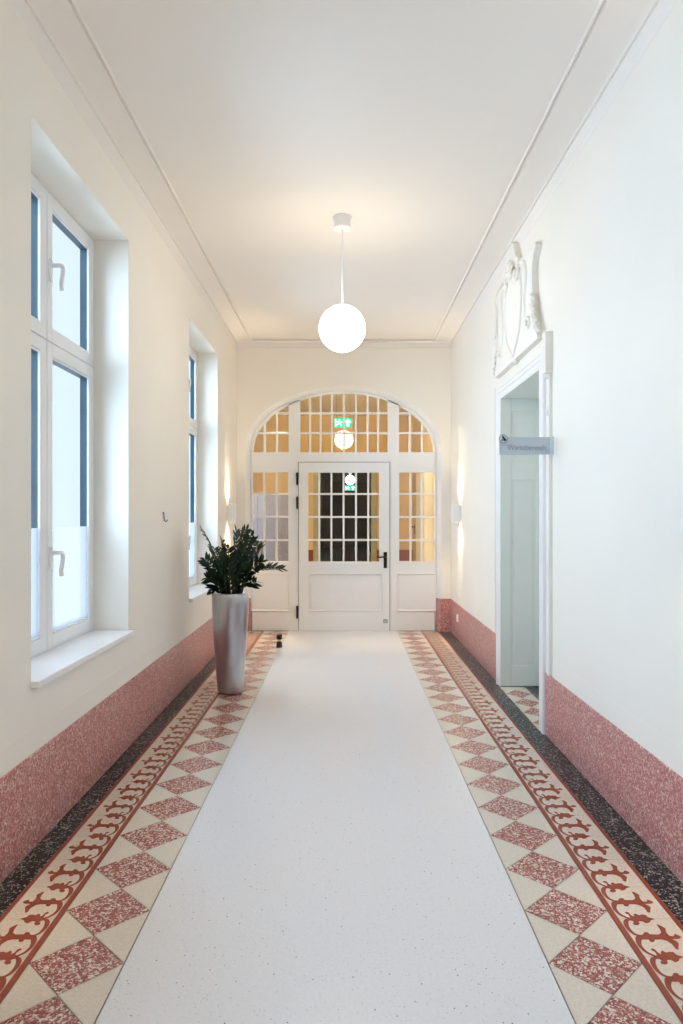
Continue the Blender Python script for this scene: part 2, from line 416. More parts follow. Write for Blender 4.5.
# ceiling with its mouldings
b_ = MB(); b_.box(XL - WT, XR + 0.55, YB - .2, YE + .3, ZC, ZC + .2)
b_.build('ceiling', 'ceiling_paint', kind='structure', cat='ceiling', label='plain off-white ceiling over the corridor')
def cornice(s, xw, xi, name, label):
    m_ = MB()
    # flat band on the wall, small quarter round, then the border that lies on the ceiling
    w = lambda d: xw + s * d            # s: direction from the wall into the room
    wi = abs(xi - xw)
    pr = [(w(-.01), 3.405), (w(.001), 3.405), (w(.005), 3.425), (w(.008), 3.500), (w(.006), 3.506), (w(-.006), 3.508), (w(-.006), 3.522), (w(.012), 3.523), (w(.014), 3.528)]
    for k in range(9):                # shallow cove up to the border on the ceiling
        a = PI / 2 * k / 8; pr.append((w(.014 + (wi - .016) * (1 - math.cos(a)) ** .8), 3.528 + .020 * math.sin(a)))
    pr += [(w(wi), 3.546), (w(wi + .001), 3.550), (w(wi + .001), ZC + .001), (w(-.01), ZC + .001)]
    profile_run(m_, pr, YB, YE)
    profile_run(m_, [(w(wi + .011), ZC + .001), (w(wi + .011), 3.552), (w(wi + .016), 3.549), (w(wi + .022), 3.553), (w(wi + .026), ZC + .001)], YB, YE)
    m_.build(name, 'ceiling_paint', kind='structure', cat='cornice', label=label)
cornice(1, XLp, -1.155, 'trim_5', 'plaster cornice along the top of the window wall')
cornice(-1, XRp, 1.092, 'trim_6', 'plaster cornice along the top of the doorway wall')
m_ = MB()
pr = [(YE + .01, 3.450), (YE - .016, 3.450), (YE - .018, 3.458), (YE - .012, 3.466), (YE - .012, 3.525), (YE - .028, 3.534), (YE - .028, 3.546), (YE - .016, 3.55), (YE - .016, ZC + .001), (YE + .01, ZC + .001)]
m_.prism(pr, lambda u, v, w: (w, u, v), XLp, XRp)
m_.build('trim_7', 'ceiling_paint', kind='structure', cat='cornice', label='narrow plaster cornice above the arched screen')
# back wall, behind the viewer
b_ = MB(); b_.box(XL - WT, XR + .5, YB - .2, YB, 0, ZC); b_.build('wall_back', 'wall_paint', kind='structure', cat='wall', label='plain wall closing the corridor behind the viewer')

# ------------------------------------------------------------------ end wall with the arch
CX = X_(343.5, YS)
ZS = 2.237
def arch_pts(a, bb, zs, n=40): return [(CX + a * math.cos(PI * k / n), zs + bb * math.sin(PI * k / n)) for k in range(n + 1)]
A0, B0 = 1.197, 0.762           # opening on the wall face
A1, B1 = 1.150, 0.725           # opening at the screen
b_ = MB()
def ring(a, bb): return [(CX + a, 0.0)] + arch_pts(a, bb, ZS) + [(CX - a, 0.0)]
R0, R1 = ring(A0, B0), ring(A1, B1)
ye2 = YE + 0.30
outer = [(XL - .05, 0), (XL - .05, ZC), (XR + .05, ZC), (XR + .05, 0)]
def wallface(ringpts, y, flip):
    # strips between the ring and the wall's outline
    n = len(ringpts)
    def proj(p):
        x, z = p
        if z <= ZS + 1e-6: return (XR + .05, z) if x > CX else (XL - .05, z)
        return (x, ZC)
    for k in range(n - 1):
        p, q = ringpts[k], ringpts[k + 1]
        P, Q = proj(p), proj(q)
        pts = [(p[0], y, p[1]), (q[0], y, q[1]), (Q[0], y, Q[1]), (P[0], y, P[1])]
        if k == 1: pts = [(p[0], y, p[1]), (q[0], y, q[1]), (Q[0], y, ZC), (XR + .05, y, ZC), (XR + .05, y, ZS)]
        if k == n - 3: pts = [(p[0], y, p[1]), (q[0], y, q[1]), (XL - .05, y, ZS), (XL - .05, y, ZC), (P[0], y, ZC)]
        b_.face(pts)
wallface(R0, YE, False); wallface(R1, ye2, True)
for k in range(len(R0) - 1):
    p, q, p2, q2 = R0[k], R0[k + 1], R1[k], R1[k + 1]
    b_.face([(p[0], YE, p[1]), (q[0], YE, q[1]), (q2[0], YS - .005, q2[1]), (p2[0], YS - .005, p2[1])], 1)
    b_.face([(p2[0], YS - .005, p2[1]), (q2[0], YS - .005, q2[1]), (q2[0], ye2, q2[1]), (p2[0], ye2, p2[1])], 1)
bmesh.ops.remove_doubles(b_.bm, verts=b_.bm.verts[:], dist=1e-5)
b_.build('wall_end', ['wall_paint', 'white_lacquer'], kind='structure', cat='wall', label='cream end wall around the arched glazed screen')
# dado pieces at the foot of the end wall, with their splayed returns
b_ = MB()
for s, xw in ((1, XR), (-1, XL)):
    x0 = CX + s * A0; x1 = CX + s * A1
    poly = [(xw + s * .0, YE - .010), (x0 - s * .012, YE - .010), (x1 - s * .010, YS - .008), (x1 + s * .02, YS - .008), (x0 + s * .01, YE + .004), (xw, YE + .004)]
    b_.prism(poly, lambda u, v, w: (u, v, w), 0, 0.403)
b_.build('baseboard_end', 'pink_terrazzo', kind='structure', cat='dado', label='short pink terrazzo dado pieces either side of the arched screen')

# ------------------------------------------------------------------ the glazed screen (door_1)
scr = thing('door_1', (CX, YS, 0), 'white arched glazed screen with a door, sidelights and fanlight', 'glazed door', kind='structure')
x_ = lambda p: X_(p, YS)
z_ = lambda p: Z_(p, YS) 
yf, yb = YS, YS + 0.06
AI, BI = (x_(434.2) - x_(253.2)) / 2, z_(393.4) - z_(452.3)
ZI = z_(452.3)                   # bottom of the fanlight glass
def top_in(x): 
    q = 1 - ((x - CX) / AI) ** 2
    return ZI + BI * math.sqrt(max(q, 0))
b_ = MB()
# arch ring
n = 48
OA, OB = A1 + .004, B1 + .004
ro = [(CX + OA * math.cos(PI * k / n), max(ZS + OB * math.sin(PI * k / n), 0)) for k in range(n + 1)]
ri = [(CX + AI * math.cos(PI * k / n), ZI + BI * math.sin(PI * k / n)) for k in range(n + 1)]
for k in range(n):
    for y in (yf, yb):
        b_.face([(ro[k][0], y, ro[k][1]), (ro[k + 1][0], y, ro[k + 1][1]), (ri[k + 1][0], y, ri[k + 1][1]), (ri[k][0], y, ri[k][1])])
    b_.face([(ri[k][0], yf, ri[k][1]), (ri[k + 1][0], yf, ri[k + 1][1]), (ri[k + 1][0], yb, ri[k + 1][1]), (ri[k][0], yb, ri[k][1])])
# small bead around the arch glass
b_.build('arch_frame', 'white_lacquer', scr)
b_ = MB()
zt1, zt0 = ZI, z_(472.4)        # transom above the sidelights
zg0 = z_(561.3)                 # bottom of the sidelight glass
gl = (x_(252.8), x_(288.3)); gr = (x_(399.2), x_(434.5))
dl, dr, dtop = x_(298.3), x_(390.0), z_(462.0)
# jambs, posts, transom, panels below the sidelights
b_.box(CX - OA, gl[0], yf, yb, 0, ZI); b_.box(gr[1], CX + OA, yf, yb, 0, ZI)
b_.box(gl[1], dl, yf, yb, 0, zt1); b_.box(dr, gr[0], yf, yb, 0, zt1)
b_.box(gl[0], gl[1], yf, yb, zt0, zt1); b_.box(gr[0], gr[1], yf, yb, zt0, zt1)
b_.box(dl, dr, yf, yb, dtop, zt1)
for ga, gb in (gl, gr): b_.box(ga, gb, yf + .004, yb, 0, zg0)
# mullions that carry the fanlight
for a, c in ((x_(288.6), x_(300.0)), (x_(387.9), x_(399.0))):
    zz = [top_in(a) + .03, top_in(c) + .03]
    b_.prism([(a, zt1), (c, zt1), (c, zz[1]), (a, zz[0])], lambda u, v, w: (u, w, v), yf, yb)
b_.build('frame', 'white_lacquer', scr)
# soft profiled bead that follows the outside of the arch
b_ = MB(); b_.tube([(CX + (OA - .022) * math.cos(PI * k / 60), yf - .002, ZS + (OB - .022) * math.sin(PI * k / 60)) for k in range(61)], .009, 8)
for s in (1, -1): b_.tube([(CX + s * (OA - .022), yf - .002, 0.0), (CX + s * (OA - .022), yf - .002, ZS)], .009, 8)
b_.build('arch_bead', 'white_lacquer', scr)
def moulding(mb, x0, x1, z0, z1, y, w=.022, h=.012):
    """picture-frame bead, mitred, proud of plane y towards the viewer"""
    prof = [(0, 0), (0, -h * .6), (w * .3, -h), (w * .6, -h * .8), (w * .75, -h * .35), (w, -h * .25), (w, 0)]
    cs = [(x0, z0, 1, 1), (x1, z0, -1, 1), (x1, z1, -1, -1), (x0, z1, 1, -1)]
    rings = [[mb.bm.verts.new((cx + sx * u, y + v, cz + sz * u)) for u, v in prof] for cx, cz, sx, sz in cs]
    for k in range(4):
        A, B = rings[k], rings[(k + 1) % 4]
        for j in range(len(prof) - 1): mb.bm.faces.new((A[j], A[j + 1], B[j + 1], B[j]))
mw = 0.024
def grid(mb, x0, x1, z0, z1, xs, zs, y, ztop=None):
    for x in xs:
        zz = z1 if ztop is None else min(z1, ztop(x) + .01)
        mb.box(x - mw / 2, x + mw / 2, y, y + .034, z0, zz)
    for z in zs: 
        a, c = x0, x1
        if ztop is not None:
            q = 1 - ((z - ZI) / BI) ** 2
            e = AI * math.sqrt(max(q, 0)) + .01
            a, c = max(a, CX - e), min(c, CX + e)
        if c > a: mb.box(a, c, y + .001, y + .033, z - mw / 2, z + mw / 2)
yg = YS + .012
# fanlight: three lights, each with its grid and its glass
zz = [z_(413), z_(433)]
for nm, a, c, xs in (('fanlight', x_(300), x_(387.9), [x_(p) for p in (310, 320.6, 332, 344, 356, 367.8, 378.3)]),
                     ('fanlight', gl[0], x_(288.6), [x_(264.8), x_(276.8)]), ('fanlight', x_(399), gr[1], [x_(410), x_(422.3)])):
    m_ = MB(); grid(m_, a, c, ZI, 9, xs, zz, yg, top_in)
    fo = m_.build(nm, 'white_lacquer', scr, bevel=.003)
    k0 = [a + (c - a) * k / 24 for k in range(25)]
    poly = [(a, ZI)] + [(c, ZI)] + [(x, top_in(x)) for x in k0[::-1]]
    poly = [p for i, p in enumerate(poly) if i == 0 or (Vector(p) - Vector(poly[i - 1])).length > 1e-4]
    if (Vector(poly[0]) - Vector(poly[-1])).length < 1e-4: poly.pop()
    m_ = MB(); m_.face([(u, yg + .017, v) for u, v in poly]); m_.build('glass_pane', 'screen_glass', fo)
for (a, c), xs in ((gl, (x_(264.2), x_(276.4))), (gr, (x_(410.7), x_(421.9)))):
    m_ = MB(); grid(m_, a, c, zg0, zt0, xs, [z_(493.8), z_(517), z_(540.3)], yg)
    so = m_.build('sidelight', 'white_lacquer', scr, bevel=.003)
    m_ = MB(); m_.face([(a, yg + .017, zg0), (c, yg + .017, zg0), (c, yg + .017, zt0), (a, yg + .017, zt0)]); m_.build('glass_pane', 'screen_glass', so)
    m_ = MB(); moulding(m_, a - .03, c + .02, z_(611.5), z_(572.8), yf + .004, .028, .016); m_.box(a, c, yf + .001, yf + .006, z_(609), z_(575.5))
    m_.build('lower_panel', 'white_lacquer', scr)
# the door leaf
lf = MB(); y0 = YS - .012
a, c = dl + .006, dr - .006; zb, zt = z_(630.6), dtop - .006
g0, g1, h0, h1 = x_(308.3), x_(379.2), z_(561.6), z_(472.6)
lf.box(a, g0, y0, y0 + .045, zb, zt); lf.box(g1, c, y0, y0 + .045, zb, zt)
lf.box(g0, g1, y0, y0 + .045, h1, zt); lf.box(g0, g1, y0, y0 + .045, z_(573.5), h0); lf.box(g0, g1, y0, y0 + .045, zb, z_(611))
lf.box(g0, g1, y0 + .010, y0 + .04, z_(611), z_(573.5))
leaf = lf.build('door_leaf', 'white_lacquer', scr)
m_ = MB(); grid(m_, g0, g1, h0, h1, [x_(p) for p in (319.3, 331.4, 343.6, 356, 368.3)], [z_(494), z_(517), z_(540)], y0 + .006)
m_.build('muntin_grid', 'white_lacquer', leaf, bevel=.003)
m_ = MB(); m_.face([(g0, y0 + .024, h0), (g1, y0 + .024, h0), (g1, y0 + .024, h1), (g0, y0 + .024, h1)]); m_.build('glass_pane', 'screen_glass', leaf)
m_ = MB(); moulding(m_, x_(308.6), x_(382), z_(611.2), z_(573), y0, .022, .010); m_.build('lower_panel', 'white_lacquer', leaf)
# rebate line round the leaf
m_ = MB()
m_.box(dl, a, y0 + .004, y0 + .03, 0, dtop); m_.box(c, dr, y0 + .004, y0 + .03, 0, dtop); m_.box(dl, dr, y0 + .004, y0 + .03, zt, dtop); m_.box(dl, dr, y0 + .008, y0 + .03, .003, zb)
m_.build('rebate_gap', 'gap_dark', scr)
for p0, p1 in ((473, 484.5), (497, 508.5), (606, 618)):
    m_ = MB(); z1, z0 = z_(p0), z_(p1); xh = x_(297.4)
    m_.lathe([(0, z0 - .008), (.008, z0 - .004), (.014, z0), (.014, (z0 + z1) / 2 - .002), (.011, (z0 + z1) / 2), (.014, (z0 + z1) / 2 + .002), (.014, z1), (.008, z1 + .004), (0, z1 + .008)], (xh, y0 - .012, 0), 14)
    m_.box(xh - .004, xh + .008, y0 - .012, y0 + .004, z0, z1)
    m_.build('hinge', 'bronze', leaf, label='dark bronze hinge')
m_ = MB(); hx = x_(385.2)
pl_ = [(hx + .022 * math.cos(t_), z) for t_, z in []]
m_.box(hx - .021, hx + .021, y0 - .009, y0 + .001, z_(568), z_(552))
m_.lathe([(.012, -.001), (.012, -.05)], (hx, y0, z_(556.5)), 12, axis='y')
m_.tube(catmull([(hx, y0 - .045, z_(556.5)), (hx - .025, y0 - .052, z_(556.5)), (hx - .07, y0 - .052, z_(557)), (hx - .105, y0 - .048, z_(556.5))], 4), [.011] * 4 + [.0095] * 9, 10)
m_.lathe([(.006, -.001), (.006, -.0105), (0, -.0105)], (hx, y0 - .001, z_(564.5)), 10, axis='y')
m_.build('door_handle', 'bronze', leaf, bevel=.003, label='dark bronze lever handle with back plate')
# small square sticker near the foot of the leaf: a pale arch and two strokes on grey
m_ = MB(); sx, sz = x_(385.4), z_(621.2); w = .026; ys = y0 - .001
m_.box(sx - w, sx + w, ys - .0006, ys + .001, sz - w, sz + w, 0)
for r in ((-.017, .017, .006, .012), (-.017, -.011, -.014, .012), (.011, .017, -.014, .012), (-.004, .004, -.014, .0)): m_.box(sx + r[0], sx + r[1], ys - .0012, ys, sz + r[2], sz + r[3], 1)
m_.box(sx - w + .002, sx + w - .002, ys - .0012, ys, sz - w + .002, sz - w + .009, 1)
m_.build('door_sticker', ['sticker_grey', 'sticker_white'], leaf, label='small grey square pictogram sticker')

# ------------------------------------------------------------------ windows
XF = -1.524                       # face of the sashes
def window(name, a, c, label, arms=True):
    mid = (a + c) / 2 - .018
    w = thing(name, (XF, mid, WZ0), label, 'window', kind='structure')
    zlo, zhi, zj = WZ0 + .025, WZ1, 2.306
    m_ = MB(); x0, x1 = XF - .052, XF - .010; fw = .02
    m_.box(x0, x1, a, a + fw, zlo, zhi); m_.box(x0, x1, c - fw, c, zlo, zhi)
    m_.box(x0, x1, a + fw, c - fw, zlo, zlo + fw); m_.box(x0, x1, a + fw, c - fw, zhi - fw, zhi)
    m_.box(x0, x1, a + fw, c - fw, zj - .03, zj + .03); m_.box(x0, x1 - .004, mid - .03, mid + .03, zlo, zhi)
    m_.build('window_frame', 'window_plastic', w, bevel=.003)
    gsl, lap = .066, .014
    for (y0, y1) in ((a + lap, mid - .003), (mid + .003, c - lap)):
        for (z0, z1, low) in ((zlo + lap, zj - .003, True), (zj + .003, zhi - lap, False)):
            s_ = MB(); xa, xb = XF - .014, XF
            s_.box(xa, xb, y0, y0 + gsl, z0, z1); s_.box(xa, xb, y1 - gsl - .01, y1, z0, z1)
            s_.box(xa, xb, y0 + gsl, y1 - gsl, z0, z0 + gsl); s_.box(xa, xb, y0 + gsl, y1 - gsl, z1 - gsl, z1)
            # glazing bead, sloping to the glass
            q = .012
            for (b0, b1, e0, e1) in ((y0 + gsl, y0 + gsl + q, z0 + gsl, z1 - gsl), (y1 - gsl - q, y1 - gsl, z0 + gsl, z1 - gsl), (y0 + gsl, y1 - gsl, z0 + gsl, z0 + gsl + q), (y0 + gsl, y1 - gsl, z1 - gsl - q, z1 - gsl)):
                s_.box(XF - .014, XF - .006, b0, b1, e0, e1)
            so = s_.build('sash', 'window_plastic', w, bevel=.004)
            gy0, gy1, gz0, gz1 = y0 + gsl, y1 - gsl, z0 + gsl, z1 - gsl
            xg = XF - .0142
            m_ = MB(); m_.face([(xg, gy0, gz0), (xg, gy1, gz0), (xg, gy1, gz1), (xg, gy0, gz1)])
            m_.build('glass_pane', 'window_glass', so)
            m_ = MB(); q = .012
            for (b0, b1, e0, e1) in ((gy0 - .02, gy0 + q, gz0 - .02, gz1 + .02), (gy1 - q, gy1 + .02, gz0 - .02, gz1 + .02), (gy0 + q, gy1 - q, gz0 - .02, gz0 + q), (gy0 + q, gy1 - q, gz1 - q, gz1 + .02)):
                m_.box(XF - .054, XF - .0155, b0, b1, e0, e1)
            m_.build('outer_cladding', 'slate_metal', so, label='slate blue outer face of the sash')
            if low:
                m_ = MB(); m_.face([(xg + .003, gy0, gz0), (xg + .003, gy1, gz0), (xg + .003, gy1, 1.345), (xg + .003, gy0, 1.345)])
                m_.build('frosted_film', 'frosted_film', so, label='frosted privacy film on the lower glass')
            if y0 > mid:
                hz = 1.215 if low else 2.70; hy = y0 + .034
                m_ = MB(); m_.box(XF - .001, XF + .009, hy - .015, hy + .015, hz - .085, hz + .03)
                m_.lathe([(.011, 0), (.011, .045)], (XF, hy, hz), 12, axis='x')
                pth = catmull([(XF + .04, hy, hz), (XF + .055, hy + .003, hz), (XF + .06, hy + .012, hz - .008), (XF + .058, hy + .018, hz - .04), (XF + .050, hy + .018, hz - .09), (XF + .052, hy + .018, hz - .122)], 5)
                m_.tube(pth, [.0135] * len(pth), 10, sq=(1, .8))
                m_.build('window_handle', 'window_plastic', so, bevel=.003)
    m_ = MB(); xn, xs, xe = XF - .03, XLp + .0015, XL + .028; e = .001
    m_.prism([(xn, a + e), (xs, a + e), (xs, a - .006), (xe, a - .006), (xe, c + .012), (xs, c + .012), (xs, c - e), (xn, c - e)], lambda u, v, q: (u, v, q), WZ0 - .004, WZ0 + .026)
    m_.build('window_sill', 'sill_stone', w, bevel=.005)
    # slate-coloured lining of the outer opening and the outer sill
    m_ = MB(); xo0, xo1 = XLp - WT - .005, XF - .053; q = .015
    m_.box(xo0, xo1, a, a + q, WZ0, WZ1); m_.box(xo0, xo1, c - q, c, WZ0, WZ1); m_.box(xo0, xo1, a, c, WZ1 - q, WZ1); m_.box(xo0 - .03, xo1, a, c, WZ0, WZ0 + q)
    m_.build('outer_lining', 'slate_metal', w, label='slate blue lining of the outer window opening')
    return w
window('window_1', *WIN[0], 'tall white four-sash window nearest the viewer')
window('window_2', *WIN[1], 'tall white four-sash window behind the potted plant')
window('window_3', *WIN[2], 'tall white four-sash window behind the viewer')

# ------------------------------------------------------------------ side doorway (door_2): architrave, panelled lining, closed leaf at the back
d2 = thing('door_2', (XR, (D0 + D1) / 2, 0), 'white cased side doorway with panelled lining, greenish shade put into its colour', 'doorway', kind='structure')
def architrave_prof(o):           # (distance from opening outwards, projection from the wall)
    return [(0.0, -.02), (0.0, .005), (.006, .008), (.040, .008), (.045, .003), (.050, .010), (.082, .012), (.088, .016), (.108, .016), (.114, .010), (.116, -.02)]
m_ = MB(); pr = architrave_prof(0)
path = [(D1, 0, 1, 0), (D1, DZ, 1, 1), (D0, DZ, -1, 1), (D0, 0, -1, 0)]
hh = .85                          # the head casing is narrower than the sides
rings = []
for y, z, sy, sz in path: rings.append([m_.bm.verts.new((XR - v, y + sy * u, z + sz * u * hh)) for u, v in pr])
for k in range(3):
    A, B = rings[k], rings[k + 1]
    for j in range(len(pr)): m_.bm.faces.new((A[j], A[(j + 1) % len(pr)], B[(j + 1) % len(pr)], B[j]))
m_.bm.faces.new(rings[0]); m_.bm.faces.new(rings[3][::-1])
m_.build('architrave', 'white_lacquer', d2)
def lining(y, s):
    """panelled reveal; s = direction out of the reveal into the opening along y"""
    m_ = MB(); q = s * .012
    xs = [XR - .005, 1.372, 1.575, 1.79]
    zs = [0.003, .17, 1.705, 1.86, 2.27, DZ]
    lo, hi = min(y, y + q * .5), max(y, y + q * .5)
    m_.box(xs[0], xs[3], min(y - s * .01, y + q * .25), max(y - s * .01, y + q * .25), zs[0], zs[5])
    t0, t1 = min(y, y + q), max(y, y + q)
    m_.box(xs[0], xs[1], t0, t1, zs[0], zs[5]); m_.box(xs[2], xs[3], t0, t1, zs[0], zs[5])
    for a, c in ((zs[0], zs[1]), (zs[2], zs[3]), (zs[4], zs[5])): m_.box(xs[1], xs[2], t0, t1, a, c)
    for a, c in ((zs[1], zs[2]), (zs[3], zs[4])): m_.box(xs[1] + .025, xs[2] - .025, min(y, y + q * .7), max(y, y + q * .7), a + .025, c - .025)
    m_.build('panelled_lining', 'niche_shade_tint', d2, bevel=.004)
lining(D1, -1); lining(D0, 1)
m_ = MB(); m_.box(XR - .005, 1.79, D0, D1, DZ - .012, DZ + .01); m_.build('head_lining', 'niche_shade_tint', d2)
m_ = MB(); m_.box(1.745, 1.785, D0 + .012, D1 - .012, .006, DZ - .012)
for z0, z1 in ((.2, .95), (1.15, 2.2)):
    for y0, y1 in ((D0 + .14, 5.19), (5.29, D1 - .14)): m_.box(1.733, 1.747, y0, y1, z0, z1)
m_.build('door_leaf', 'white_lacquer', d2, bevel=.006)
# plaster surround with crossettes, and the flat field that carries the ornament
m_ = MB()
for y0, y1, sg in ((4.395, 4.445, -1), (6.035, 6.085, 1)):
    if sg > 0:
        m_.box(XR - .004, XR + .01, y0, y1, .405, 2.50); continue
    m_.box(XR - .016, XR + .01, y0, y1, .405, 2.33)
    m_.box(XR - .042, XR + .01, y0 - .01, y1 + .01, 2.30, 2.56)
    m_.box(XR - .030, XR + .01, min(y0, y0 - sg * .05), max(y1, y1 - sg * .05), 2.50, 2.56)
    m_.lathe([(0, -.022), (.012, -.018), (.02, 0), (.012, .018), (0, .022)], (XR - .018, (y0 + y1) / 2 - sg * .0, 2.285), 12)
    m_.lathe([(0, -.03), (.012, -.02), (.016, 0), (.010, .018), (0, .03)], (XR - .014, (y0 + y1) / 2, 2.06), 10)
m_.build('plaster_surround', 'stucco', d2, bevel=.004)

# ------------------------------------------------------------------ stucco ornament above the side doorway
YO = 5.235
orn = thing('stucco_cartouche', (XR, YO, 2.5), 'white stucco cartouche with scrolls, shield and leaf drops above the side doorway', 'wall ornament')
xo = XRp
def O(y, z, p): return (xo - p, YO + y, z)
m_ = MB()
# raised field, waisted like a vase, with flat shoulders
hw = [(2.56, .665), (2.60, .635), (2.66, .59), (2.74, .555), (2.84, .535), (2.94, .525), (3.05, .520), (3.10, .53), (3.145, .565), (3.18, .615), (3.205, .61), (3.225, .52), (3.23, .20)]
poly = [(-w, z) for z, w in hw] + [(w, z) for z, w in hw[::-1]]
m_.prism(poly, lambda u, v, w: O(u, v, w), 0, .044)
m_.build('field', 'stucco', orn, bevel=.008, seg=3)
# shield: pointed oval, domed, with a rolled rim
def shield(t_): 
    y = .235 * math.sin(t_) * (1 - .12 * math.cos(t_)); z = 2.925 - .315 * math.cos(t_)
    if z < 2.75: y *= 1 - .55 * ((2.75 - z) / .14) ** 1.5 if z > 2.61 else .45
    return y, z
m_ = MB(); n = 40; rings = []
for j, (f, p) in enumerate(((1.0, .043), (.93, .052), (.75, .064), (.45, .074), (.2, .079))):
    rings.append([m_.bm.verts.new(O(shield(2 * PI * k / n)[0] * f, 2.925 + (shield(2 * PI * k / n)[1] - 2.925) * f, p)) for k in range(n)])
for A, B in zip(rings, rings[1:]):
    for k in range(n):
        f = m_.bm.faces.new((A[k], A[(k + 1) % n], B[(k + 1) % n], B[k])); f.smooth = True
cv_ = m_.bm.verts.new(O(0, 2.925, .080))
for k in range(n):
    f = m_.bm.faces.new((rings[-1][k], rings[-1][(k + 1) % n], cv_)); f.smooth = True
m_.build('shield', 'stucco', orn)
m_ = MB(); m_.tube([O(shield(2 * PI * k / 48)[0] * 1.05, 2.925 + (shield(2 * PI * k / 48)[1] - 2.925) * 1.04, .046) for k in range(48)], .013, 8, closed=True)
m_.build('shield_rim', 'stucco', orn)
def spiral(cy, cz, r0, turns, a0, sgn, p, n=30):
    return [O(cy + sgn * r0 * (1 - .8 * k / n) * math.cos(a0 + turns * 2 * PI * k / n), cz + r0 * (1 - .8 * k / n) * math.sin(a0 + turns * 2 * PI * k / n), p + .02 * k / n) for k in range(n + 1)]
for s in (1, -1):
    # slim C-scroll that runs down beside the shield and curls at its foot and head
    m_ = MB()
    body = catmull([O(s * .20, 3.19, .048), O(s * .33, 3.17, .046), O(s * .385, 3.06, .044), O(s * .335, 2.93, .044), O(s * .35, 2.80, .044), O(s * .43, 2.69, .044)], 7)
    m_.tube(body, lerpl([.010, .017, .020, .016, .013, .010], len(body)), 8)
    sp = spiral(s * .43, 2.73, .04, 1.4, -PI / 2, s, .044); m_.tube(sp, lerpl([.011, .008], len(sp)), 8)
    sp = spiral(s * .155, 3.15, .055, 1.4, PI / 2, -s, .055); m_.tube(sp, lerpl([.017, .009], len(sp)), 8)
    m_.lathe([(0, -.022), (.015, -.015), (.021, 0), (.015, .015), (0, .022)], O(s * .155, 3.15, .062), 12)
    m_.build('scroll', 'stucco', orn)
    # half of the central crest that rises to the cornice
    m_ = MB()
    lp = [(.004, 3.20), (.10, 3.205), (.19, 3.235), (.205, 3.275), (.15, 3.30), (.115, 3.35), (.085, 3.43), (.03, 3.465), (.004, 3.44)]
    m_.prism([(.09 + s * a * 1.15, z) for a, z in lp], lambda u, v, w: O(u, v, w), .0, .046)
    m_.build('crest_leaf', 'stucco', orn, bevel=.022, seg=4)
    # leaf drop hanging at the outer edge of the field
    m_ = MB()
    for k in range(7):
        z = 2.885 - k * .043; y = s * (.525 + .008 * k + .0025 * k * k); r = .036 - .0015 * k
        for q in (-1, 1):
            c_ = Vector(O(y + q * .010, z, .03)); tip = Vector(O(y + q * .026 + s * .008, z - r * 1.3, .036 + .014 * (k % 2)))
            mid_ = (c_ + tip) / 2 + Vector((-.014, 0, 0))
            m_.tube([c_, mid_, tip], [.008, .016, .002], 7)
        m_.lathe([(0, -.014), (.010, -.009), (.014, 0), (.010, .009), (0, .014)], O(y, z, .048), 8)
    m_.build('leaf_drop', 'stucco', orn)
    # flat ribbon that sweeps off the far shoulder
    if s > 0:
        m_ = MB()
        pth = catmull([O(s * .30, 3.27, .03), O(s * .50, 3.265, .03), O(s * .64, 3.20, .025), O(s * .69, 3.06, .018), O(s * .76, 2.95, .012), O(s * .84, 2.93, .008)], 6)
        m_.tube(pth, lerpl([.016, .026, .022, .018, .014, .006], len(pth)), 8); m_.build('ribbon', 'stucco', orn)
m_ = MB()
m_.lathe([(0, -.05), (.02, -.035), (.034, 0), (.024, .035), (.010, .055), (0, .06)], O(0, 3.20, .06), 14)
for k in range(5):
    a = PI * (.1 + .2 * k); m_.tube([O(0, 3.20, .06), O(.06 * math.cos(a), 3.20 + .075 * math.sin(a), .08), O(.095 * math.cos(a), 3.20 + .11 * math.sin(a), .07)], [.012, .016, .004], 8)
m_.build('shell_crest', 'stucco', orn)
m_ = MB()
for k in range(4): m_.lathe([(0, -.03), (.018, -.02), (.026, 0), (.016, .02), (0, .03)], O(0, 2.60 - .045 * k, .03), 10) if k < 2 else None
m_.build('pendant_drop', 'stucco', orn)

# ------------------------------------------------------------------ globe pendant
def pendant(y, label, far=False):
    p = thing('pendant_lamp', (-.02, y, ZC), label, 'pendant lamp')
    m_ = MB(); m_.lathe([(0, ZC), (.066, ZC), (.066, ZC - .012), (.060, ZC - .016), (.060, ZC - .068), (.066, ZC - .074), (.066, ZC - .082), (.058, ZC - .088), (0, ZC - .090)], (-.02, y, 0), 32)
    m_.build('ceiling_canopy', 'lamp_white', p)
    m_ = MB(); m_.lathe([(.006, ZC - .088), (.006, 2.89)], (-.02, y, 0), 10); m_.lathe([(0, 2.935), (.02, 2.93), (.028, 2.915), (.03, 2.895)], (-.02, y, 0), 16); m_.build('suspension_rod', 'lamp_white', p)
    m_ = MB(); m_.lathe([(.167 * math.sin(PI * k / 28), 2.758 - .167 * math.cos(PI * k / 28)) for k in range(29)], (-.02, y, 0), 48); m_.build('globe_shade', 'globe_light', p, label='glowing white glass globe')
    return p
pendant(5.08, 'glowing white globe lamp hanging in the middle of the corridor')
pendant(-1.5, 'glowing white globe lamp hanging behind the viewer')

